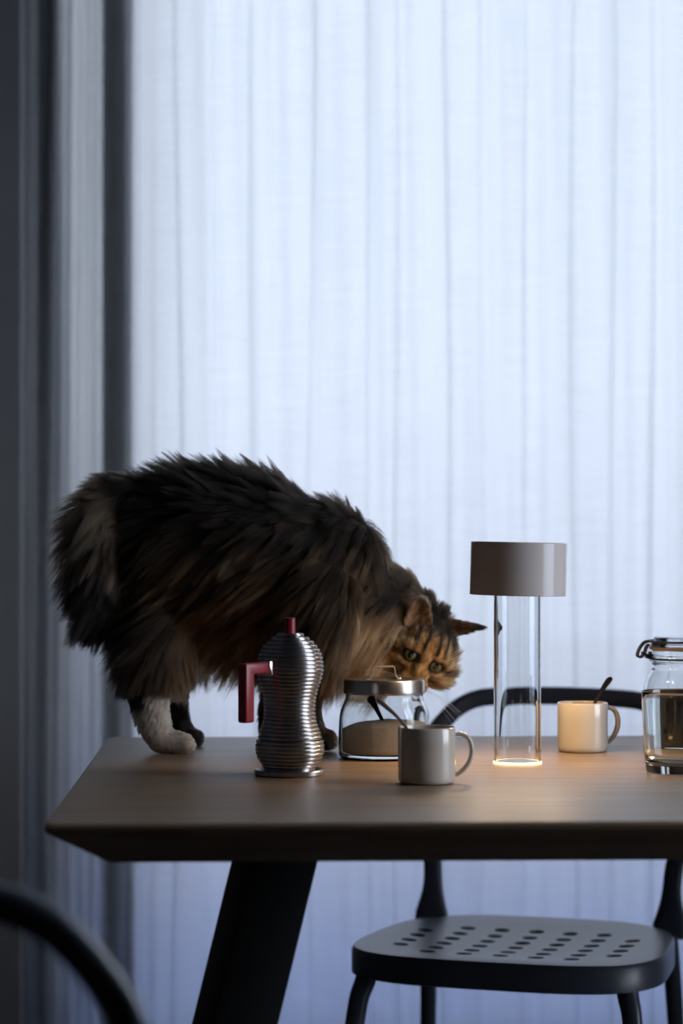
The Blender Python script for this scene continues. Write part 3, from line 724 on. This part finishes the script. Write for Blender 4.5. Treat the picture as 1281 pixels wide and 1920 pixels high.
ear(earL_c + CU*.003 + CD*.040, vec(.10,.96,.10), vec(.20,-.05,.95), .0195, .0400, .010)
ear(earR_c - CX*.010, vec(.985,.02,-.10), vec(-.1,-.62,.75), .0205, .0580, .007, .9)
# one continuous skin
PV = np.concatenate(parts_V) - np.array(ORG[:])
me = bpy.data.meshes.new('body'); me.from_pydata(PV.tolist(), [], parts_F); me.update()
body = bpy.data.objects.new('body', me); COL.objects.link(body); body.parent = cat
md = body.modifiers.new('union', 'REMESH'); md.mode = 'VOXEL'; md.voxel_size = .0028
md = body.modifiers.new('soften', 'SMOOTH'); md.factor = .5; md.iterations = 4
dg = bpy.context.evaluated_depsgraph_get(); ev = body.evaluated_get(dg)
me2 = bpy.data.meshes.new_from_object(ev, depsgraph=dg); body.modifiers.clear(); body.data = me2; bpy.data.meshes.remove(me); me2.name = 'body'
nvx = len(me2.vertices); co = np.empty(nvx*3); me2.vertices.foreach_get('co', co); co = co.reshape(-1,3)
co[:,2] = np.maximum(co[:,2], .0008); me2.vertices.foreach_set('co', co.ravel())
me2.polygons.foreach_set('use_smooth', [True]*len(me2.polygons))
SC = np.array([s[0] for s in SAMPLES]) - np.array(ORG[:]); SR = np.array([s[1] for s in SAMPLES]); SG = np.array([s[2] for s in SAMPLES])
def region_of(P):
    out = np.empty(len(P), int); best = np.full(len(P), 1e9)
    for c, r, g in zip(SC, SR, SG):
        d = np.linalg.norm(P-c, axis=1)/r; m_ = d < best; best[m_] = d[m_]; out[m_] = g
    return out
def to_px(P):                    # measurement columns/rows used for laying out the coat (side view of the animal)
    Q = P + np.array(ORG[:]); q = Q - np.array([0,0,CAMZ]); Z = q @ np.array(FW[:]); return 640.5 + F*(q @ np.array(RT[:]))/Z, HORIZON - F*q[:,2]/Z
def vnoise(P, s, seed=0):
    X = P*s + seed*17.3; i = np.floor(X).astype(np.int64); f = X-i; f = f*f*(3-2*f); out = 0
    def h(a, b, c):
        n = (a*73856093) ^ (b*19349663) ^ (c*83492791) ^ (seed*2654435); n = (n*(n*n*15731+789221)+1376312589) & 0x7fffffff; return n/0x7fffffff
    for dx in (0,1):
        for dy in (0,1):
            for dz in (0,1):
                w = (f[:,0] if dx else 1-f[:,0])*(f[:,1] if dy else 1-f[:,1])*(f[:,2] if dz else 1-f[:,2])
                out = out + w*h(i[:,0]+dx, i[:,1]+dy, i[:,2]+dz)
    return out
HCn = np.array((HC-ORG)[:]); HAn = np.array([list(HX), list(HY), list(HZ)])
def sm(x, a, b): t = np.clip((x-a)/(b-a), 0, 1); return t*t*(3-2*t)
def mixc(c, d, w): return c*(1-w[:,None]) + np.array(d)*w[:,None]
def coat(P, reg):
    """coat colour at each skin point, with a shaded gap beside the tail"""
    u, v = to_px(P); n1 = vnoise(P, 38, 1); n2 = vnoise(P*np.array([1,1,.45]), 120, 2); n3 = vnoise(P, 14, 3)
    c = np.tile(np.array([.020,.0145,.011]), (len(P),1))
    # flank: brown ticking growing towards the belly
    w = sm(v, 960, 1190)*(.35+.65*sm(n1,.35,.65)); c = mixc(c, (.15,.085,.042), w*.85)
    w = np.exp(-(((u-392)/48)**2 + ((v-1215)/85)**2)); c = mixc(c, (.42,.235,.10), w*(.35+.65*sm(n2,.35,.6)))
    w = np.exp(-(((u-470)/95)**2 + ((v-1105)/60)**2)); c = mixc(c, (.30,.165,.075), w*.75*sm(n2,.4,.62))
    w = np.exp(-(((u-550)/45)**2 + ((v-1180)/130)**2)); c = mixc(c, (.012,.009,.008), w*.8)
    # neck and ruff
    nk = ((reg == 1) | (reg == 2)).astype(float)
    w = nk*sm(u, 600, 690)*sm(v, 1075, 1180); st = .5+.5*np.sin((u*.55+v*.85)*.16+3*n1)
    c = mixc(c, (.52,.31,.15), w*(.22+.78*sm(st,.25,.7)))
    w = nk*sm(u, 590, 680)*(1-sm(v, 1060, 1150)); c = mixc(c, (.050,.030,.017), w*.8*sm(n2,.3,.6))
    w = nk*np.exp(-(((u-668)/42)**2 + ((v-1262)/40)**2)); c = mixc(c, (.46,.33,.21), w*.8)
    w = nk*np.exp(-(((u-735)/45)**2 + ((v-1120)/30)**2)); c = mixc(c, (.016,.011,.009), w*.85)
    # tail
    t = reg == 4
    ct = np.tile(np.array([.115,.080,.055]), (len(P),1)); ct = mixc(ct, (.022,.017,.016), sm(n3,.45,.65)); ct = mixc(ct, (.31,.225,.145), np.exp(-(((u-206)/24)**2+((v-948)/30)**2)))
    ct = mixc(ct, (.020,.015,.013), sm(910-v,0,25)); ct = mixc(ct,(.015,.012,.011), np.exp(-((u-236)/14.)**2)); c = np.where(t[:,None], ct, c)  # shade of the gap between tail and rump put into the colour
    # legs
    t = reg == 5
    cl = mixc(mixc(c, (.020,.014,.011), .75*(1-sm(u,335,365))), (.90,.84,.78), sm(v, 1292, 1325))
    stripe = sm(-(u-(262+(v-1285)*.16)), -16, 2)*(1-sm(v, 1322, 1352)); cl = mixc(cl, (.014,.011,.010), stripe)
    cl = mixc(cl, (.10,.06,.035), sm(v,1230,1270)*(1-sm(v,1285,1305))*sm(n1,.4,.6)); c = np.where(t[:,None], cl, c)
    t = reg == 6; cl = mixc(np.tile(np.array([.030,.022,.017]), (len(P),1)), (.11,.095,.085), sm(v, 1335, 1365)*sm(n2,.3,.6)); c = np.where(t[:,None], cl, c)
    t = (reg == 7) | (reg == 8); cl = mixc(np.tile(np.array([.022,.016,.012]), (len(P),1)), (.11,.07,.035), sm(n2,.45,.7)*sm(v,1200,1300)); c = np.where(t[:,None], cl, c)
    # face
    L = (P-HCn) @ HAn.T; x, y, z = L[:,0], L[:,1], L[:,2]; ax = np.abs(x)
    hd = ((reg == 2) | (reg == 9) | (reg == 3)).astype(float)
    face = hd*sm(z, -.004, .016)
    cf = np.tile(np.array([.36,.205,.085]), (len(P),1)); cf = mixc(cf, (.26,.14,.06), sm(n2,.4,.65))
    fore = sm(y, .012, .018)                                                     # forehead: dark lines running back
    ln = .5+.5*np.cos((ax-.001)*2*PI/.0125 + y*40 + 2.2*n1); cf = mixc(cf, (.022,.014,.009), fore*sm(ln,.52,.82)*(1-sm(ax,.030,.036)))
    cf = mixc(cf, (.016,.011,.009), sm(y, .034, .046)*.9)
    for s in (-1,1):                                                             # eye surround, dark tear line, cheek stripes
        dx, dy = x-s*EYE, y-.006; rr = np.sqrt((dx/1.25)**2+dy**2)
        cf = mixc(cf, (.38,.24,.11), np.exp(-((rr-.0132)/.0024)**2)*.85)
        cf = mixc(cf, (.014,.010,.008), (1-sm(rr,.0098,.0113)))
        cf = mixc(cf, (.018,.012,.009), np.exp(-((s*x-.0095)/.0026)**2-((y+.006)/.009)**2)*.9)
        cf = mixc(cf, (.016,.011,.008), np.exp(-((y-.002+ (s*x-.03)*.5)/.0035)**2)*sm(s*x,.027,.034))
        cf = mixc(cf, (.016,.011,.008), np.exp(-((y+.018+(s*x-.03)*.6)/.004)**2)*sm(s*x,.022,.030)*.55)
    cf = mixc(cf, (.45,.27,.12), np.exp(-(x/.0048)**2)*sm(-y,-.016,-.004)*.8)      # bridge of the nose
    cf = mixc(cf, (.020,.013,.010), np.exp(-((ax-.0085)/.0022)**2)*np.exp(-((y-.012)/.008)**2)*.85)
    cf = mixc(cf, (.42,.32,.22), sm(-y,.022,.032)*.6*(1-sm(ax,.012,.018)))
    c = c*(1-face[:,None]) + cf*face[:,None]
    # back of the skull
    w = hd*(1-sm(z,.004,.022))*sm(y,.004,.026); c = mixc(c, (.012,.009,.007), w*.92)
    t = reg == 3; ce = mixc(np.tile(np.array([.30,.175,.10]), (len(P),1)), (.07,.045,.03), np.exp(-(((u-786)/13)**2+((v-1150)/20)**2))*sm(n2,.35,.6)); ce = mixc(ce, (.085,.048,.026), sm(u, 835, 850)); ce = mixc(ce, (.012,.010,.010), sm(u, 875, 900)); c = np.where(t[:,None], ce, c)
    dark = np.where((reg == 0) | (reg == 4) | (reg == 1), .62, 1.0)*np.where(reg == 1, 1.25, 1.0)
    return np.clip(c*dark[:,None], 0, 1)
# skin colour
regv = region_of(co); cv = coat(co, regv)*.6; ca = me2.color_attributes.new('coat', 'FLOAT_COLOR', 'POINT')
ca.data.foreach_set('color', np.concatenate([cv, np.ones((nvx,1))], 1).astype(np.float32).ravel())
sk = mat('cat_skin', (.05,.03,.02), .8); n_, l_, b_ = nodes(sk); at_ = n_.new('ShaderNodeAttribute'); at_.attribute_name = 'coat'; l_.new(at_.outputs['Color'], b_.inputs['Base Color'])
me2.materials.clear(); me2.materials.append(sk)
# eyes
def eye_mat():
    m = mat('cat_eye', (.3,.3,.15), .06); n, l, b = nodes(m); t = n.new('ShaderNodeTexCoord'); s = n.new('ShaderNodeSeparateXYZ'); l.new(t.outputs['Object'], s.inputs[0])
    def mth(op, a, c=None):
        q = n.new('ShaderNodeMath'); q.operation = op
        for i, k in enumerate((a, c)):
            if k is None: continue
            if isinstance(k, (int, float)): q.inputs[i].default_value = k
            else: l.new(k, q.inputs[i])
        return q.outputs[0]
    x2 = mth('POWER', mth('MULTIPLY', s.outputs['X'], 1.35), 2.0); y2 = mth('POWER', s.outputs['Y'], 2.0)
    r = mth('SQRT', mth('ADD', x2, y2)); r = mth('DIVIDE', r, .0115)
    ramp = n.new('ShaderNodeValToRGB'); e = ramp.color_ramp.elements
    e[0].position = .0; e[0].color = (.002,.002,.002,1); e[1].position = 1.0; e[1].color = (.012,.010,.008,1)
    for p_, c_ in ((.40,(.002,.002,.002,1)),(.44,(.055,.070,.040,1)),(.62,(.105,.115,.065,1)),(.80,(.09,.09,.05,1)),(.88,(.02,.018,.014,1))):
        q = e.new(p_); q.color = c_
    l.new(r, ramp.inputs[0]); l.new(ramp.outputs[0], b.inputs['Base Color']); b.inputs['Coat Weight'].default_value = 1; b.inputs['Coat Roughness'].default_value = .03
    return m
EM = eye_mat()
for s in (-1, 1):
    me = bpy.data.meshes.new('eye'); bm = bmesh.new(); bmesh.ops.create_uvsphere(bm, u_segments=32, v_segments=20, radius=.0108); bm.to_mesh(me); bm.free()
    me.polygons.foreach_set('use_smooth', [True]*len(me.polygons)); me.materials.append(EM)
    o = bpy.data.objects.new('eye', me); COL.objects.link(o); o.parent = cat; o.location = hp(s*EYE, .0062, .0284) - ORG
    gz = (HZ*.55 + CD*.75 + HX*(.10*s)).normalized(); gx = HX - gz*HX.dot(gz); gx.normalize(); gy = gz.cross(gx)
    o.rotation_euler = Matrix((gx, gy, gz)).transposed().to_euler()
# nose leather
nm = mat('nose_leather', (.16,.07,.055), .45); noise_color(nm, (.14,.06,.045), (.18,.08,.06), 300)
V = [hp(x, y, z) - ORG for x, y, z in ((-.0070,-.0105,.0525),(.0070,-.0105,.0525),(0,-.0190,.0545),(-.0045,-.0165,.0535),(.0045,-.0165,.0535),(0,-.0105,.0560),(0,-.0150,.0575))]
nz_ = mesh_obj('nose', [tuple(p) for p in V], [(0,5,6,3),(5,1,4,6),(3,6,2),(6,4,2)], nm, cat, True, 80)

# ---- fur: individual strands combed over the skin
me2.calc_loop_triangles(); nt_ = len(me2.loop_triangles); tri = np.empty(nt_*3, np.int32); me2.loop_triangles.foreach_get('vertices', tri); tri = tri.reshape(-1,3)
A_, B_, C_ = co[tri[:,0]], co[tri[:,1]], co[tri[:,2]]; N_ = np.cross(B_-A_, C_-A_); area = np.linalg.norm(N_, axis=1)/2; N_ = N_/(2*area[:,None]+1e-12)
vn = np.zeros((nvx,3)); 
for k in range(3): np.add.at(vn, tri[:,k], N_*area[:,None])
vn /= np.linalg.norm(vn, axis=1)[:,None]+1e-12
cen = (A_+B_+C_)/3; rt_ = regv[tri[:,0]]
dens = np.array([1.0,1.25,3.2,2.2,1.2,1.7,1.0,1.0,.7,3.4])[rt_]
dens *= np.where(N_ @ np.array(CD[:]) < -.35, .45, 1.0)
FUR_N = 170000
pr_ = area*dens; pr_ /= pr_.sum(); ti = RNG.choice(nt_, FUR_N, p=pr_); r1 = np.sqrt(RNG.random(FUR_N)); r2 = RNG.random(FUR_N)
w0, w1, w2 = 1-r1, r1*(1-r2), r1*r2
P0 = A_[ti]*w0[:,None]+B_[ti]*w1[:,None]+C_[ti]*w2[:,None]
Nn = vn[tri[ti,0]]*w0[:,None]+vn[tri[ti,1]]*w1[:,None]+vn[tri[ti,2]]*w2[:,None]; Nn /= np.linalg.norm(Nn,axis=1)[:,None]
reg = rt_[ti]; u_, v_ = to_px(P0)
# leave the eyes free
keep = np.ones(FUR_N, bool)
for s in (-1,1):
    d = (P0-HCn) @ HAn.T; keep &= ~((np.sqrt(((d[:,0]-s*EYE)/1.25)**2+(d[:,1]-.0062)**2) < .0098) & (d[:,2] > .015))
nosep = np.array((hp(0,-.014,.054)-ORG)[:]); keep &= np.linalg.norm(P0-nosep, axis=1) > .006
P0, Nn, reg, u_, v_ = P0[keep], Nn[keep], reg[keep], u_[keep], v_[keep]; NS = len(P0)
def cflow(a, b, c=0.0): return np.array([a, b, c]) @ B3
Fl = np.zeros((NS,3)); Ln = np.zeros(NS); Lift = np.zeros(NS); Cl = np.zeros(NS)
def setr(m, fl, ln, lift, cl):
    Fl[m] = fl[m] if fl.ndim == 2 else fl; Ln[m] = ln[m] if isinstance(ln, np.ndarray) else ln; Lift[m] = lift[m] if isinstance(lift, np.ndarray) else lift; Cl[m] = cl
topw = sm(-v_, -1010, -900)[:,None]; loww = sm(v_, 1130, 1230)[:,None]; shw = sm(u_, 520, 640)[:,None]
ft = cflow(-.80,.42)*(1-shw)+cflow(-.05,.98)*shw; fm = cflow(-.82,-.50)*(1-shw)+cflow(-.60,-.72)*shw; fl = cflow(-.30,-.95)
ft2 = fm*(1-topw)+ft*topw; fbody = ft2*(1-loww)+fl*loww
m0 = reg == 0
tuft = np.exp(-(((u_-248)/22)**2+((v_-925)/30)**2))
setr(m0, fbody, .036+.014*loww[:,0]+.018*tuft, .34+.24*topw[:,0]+.2*tuft+.12*topw[:,0]*shw[:,0], .80); Cl[m0] = (.78+.14*topw[:,0])[m0]
mn = reg == 1
fn = (cflow(-.62,.30)*np.ones((NS,1)))*(1-sm(v_,1080,1150))[:,None] + cflow(-.62,-.75)*sm(v_,1080,1150)[:,None]
setr(mn, fn, .030+.016*sm(v_,1120,1220), .30, .72)
# head: short coat radiating from the nose, longer at the jowls
Lh = (P0-HCn) @ HAn.T; rad = P0-np.array((hp(0,-.020,.060)-ORG)[:]); rad /= np.linalg.norm(rad,axis=1)[:,None]
back = sm(-Lh[:,2], -.018, .012); side = sm(np.abs(Lh[:,0]), .026, .044)*sm(-Lh[:,1], -.022, .0)
setr(reg == 2, rad, .0055+.009*back+.014*side, .22+.1*side, .45)
setr(reg == 9, rad, .0042+.004*sm(-Lh[:,1],.02,.035), .25, .3)
me_ = reg == 3; setr(me_, cflow(.35,.75,.1)*(u_<830)[:,None]+cflow(.92,-.15,0)*(u_>=830)[:,None], .0055, .22, .3)
# tail plume
mt = reg == 4; ftl = cflow(-.55,-.80)*np.ones((NS,1)); hump = sm(-v_,-960,-915)[:,None]; ftl = ftl*(1-hump)+cflow(-.85,-.10)*hump; inner = sm(u_,195,235)[:,None]*(1-hump); ftl = ftl*(1-inner)+cflow(.10,-.98)*inner
setr(mt, ftl, .036-.010*hump[:,0]-.02*sm(v_,1150,1190), .46, .68)
for g, base in ((5,.030),(6,.022),(7,.022),(8,.020)):
    mg = reg == g; ln = base*(1-sm(v_,1225,1310))+.0065; ln = np.where(v_ < 1215, ln+.014*sm(-v_,-1215,-1160), ln)
    setr(mg, cflow(-.22,-.95)*np.ones((NS,1)) if g != 7 else cflow(-.1,-.98)*np.ones((NS,1)), ln, .30, .6)
    if g in (5, 7):
        th_ = mg & (v_ < (1235 if g == 5 else 1262)); Fl[th_] = fbody[th_]; Ln[th_] = .040; Cl[th_] = .78
    pw = mg & (v_ > 1372); Fl[pw] = cflow(.7,-.45,.2); Ln[pw] = .0048; Lift[pw] = .25; Cl[pw] = .3
# swirls and spread
ang = (vnoise(P0,22,5)-.5)*1.1 + (vnoise(P0,75,6)-.5)*.8; ang = np.where((reg==2)|(reg==9)|(reg==3), ang*.35, ang)
cs, sn_ = np.cos(ang)[:,None], np.sin(ang)[:,None]; Dx = Fl - Nn*np.sum(Fl*Nn,1)[:,None]; Dn = np.linalg.norm(Dx,axis=1)[:,None]+1e-6
Dx = Dx/Dn; Dy = np.cross(Nn, Dx); T_ = Dx*cs + Dy*sn_
big = vnoise(P0, 45, 8); Lift = Lift*(.55+.9*big); Ln = Ln*(.70+.6*vnoise(P0,60,9))*(.8+.4*RNG.random(NS))
Lf = Lift[:,None]; d0 = T_*(1-Lf)+Nn*Lf; d0 += RNG.normal(0,.07,(NS,3)); d0 /= np.linalg.norm(d0,axis=1)[:,None]
K = 6; tt = np.linspace(0,1,K); bend = (Fl*.32 + np.array([0,0,-.10]) - Nn*.10); short = (Ln < .012)[:,None]; bend = np.where(short, bend*.4, bend)
PT = P0[:,None,:] + Ln[:,None,None]*(d0[:,None,:]*tt[None,:,None] + bend[:,None,:]*(tt**2)[None,:,None])
# locks: strands lean together towards shared tips
nc_ = NS//34; lead = RNG.choice(NS, nc_, replace=False); kd = KDTree(nc_)
for i, q in enumerate(lead): kd.insert(P0[q], i)
kd.balance(); owner = np.fromiter((lead[kd.find(p)[1]] for p in P0), np.int64, NS)
same = (np.linalg.norm(P0-P0[owner],axis=1) < .012) & (np.sum(Nn*Nn[owner],1) > .5)
wcl = (Cl*same)[:,None,None]*(tt**1.3)[None,:,None]; scale = (Ln/np.maximum(Ln[owner],1e-4))[:,None,None]
LT = P0[owner][:,None,:] + (PT[owner]-P0[owner][:,None,:])*np.clip(scale,.6,1.15)
PT = PT*(1-wcl) + LT*wcl
PT[:,:,2] = np.maximum(PT[:,:,2], .0006)            # nothing grows through the table top
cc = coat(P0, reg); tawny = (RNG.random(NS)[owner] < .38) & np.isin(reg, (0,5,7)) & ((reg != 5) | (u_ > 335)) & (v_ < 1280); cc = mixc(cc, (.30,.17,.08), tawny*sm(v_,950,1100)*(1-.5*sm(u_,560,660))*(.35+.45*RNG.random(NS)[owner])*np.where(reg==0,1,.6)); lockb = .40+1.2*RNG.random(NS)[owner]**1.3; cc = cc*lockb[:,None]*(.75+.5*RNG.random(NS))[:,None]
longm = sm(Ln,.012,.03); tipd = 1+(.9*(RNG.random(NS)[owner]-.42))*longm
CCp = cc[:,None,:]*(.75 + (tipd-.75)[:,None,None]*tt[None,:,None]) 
FUR_MAT = None
def fur_mat(name):
    m = bpy.data.materials.new(name); m.use_nodes = True; n = m.node_tree.nodes; l = m.node_tree.links; n.remove(n['Principled BSDF'])
    h = n.new('ShaderNodeBsdfHairPrincipled'); h.parametrization = 'COLOR'; h.inputs['Roughness'].default_value = .5; h.inputs['Radial Roughness'].default_value = .6; h.inputs['IOR'].default_value = 1.3
    at = n.new('ShaderNodeAttribute'); at.attribute_name = 'coat'; l.new(at.outputs['Color'], h.inputs['Color']); l.new(h.outputs[0], n['Material Output'].inputs[0]); return m
FM = fur_mat('cat_fur')
def hair_obj(name, pts, rad, col, m, parent):
    """pts (n,k,3)"""
    n, k, _ = pts.shape; hc = bpy.data.hair_curves.new(name); hc.add_curves([k]*n)
    hc.attributes['position'].data.foreach_set('vector', pts.astype(np.float32).ravel())
    ra = hc.attributes.get('radius') or hc.attributes.new('radius', 'FLOAT', 'POINT'); ra.data.foreach_set('value', rad.astype(np.float32).ravel())
    c = hc.attributes.new('coat', 'FLOAT_COLOR', 'POINT'); c.data.foreach_set('color', np.concatenate([col, np.ones((n,k,1))],2).astype(np.float32).ravel())
    hc.materials.append(m); o = bpy.data.objects.new(name, hc); COL.objects.link(o); o.parent = parent; return o
base_r = np.where(Ln < .012, .00015, .00020)[:,None]; RAD = base_r*(1-.85*tt[None,:]**1.5)
fur = hair_obj('fur', PT, RAD, np.clip(CCp,0,.95), FM, cat); tag(fur, kind='stuff')
# whiskers and brow hairs
WP = []
for s in (-1,1):
    for i in range(7):
        b = np.array((hp(s*(.012+.002*(i%3)), -.021-.0022*(i//2), .050-.001*i)-ORG)[:]); dr = np.array((HX*s*.95 + HY*(.12-.07*i) + HZ*(.18-.05*i))[:]); L_ = .060+.006*(i%4)
        WP.append([b+dr*L_*t+np.array([0,0,-.012])*t*t for t in np.linspace(0,1,K)])
    for i in range(3):
        b = np.array((hp(s*(.018+.004*i), .019, .034)-ORG)[:]); dr = np.array((HX*s*.35+HY*.8+HZ*.45)[:]); WP.append([b+dr*.035*t+np.array((HY*.01)[:])*t*t for t in np.linspace(0,1,K)])
WP = np.array(WP); wr = np.tile(.00022*(1-.8*tt), (len(WP),1)); wk = hair_obj('whiskers', WP, wr, np.full(WP.shape,.72), FM, cat); tag(wk, 'pale whiskers and brow hairs', kind='stuff')
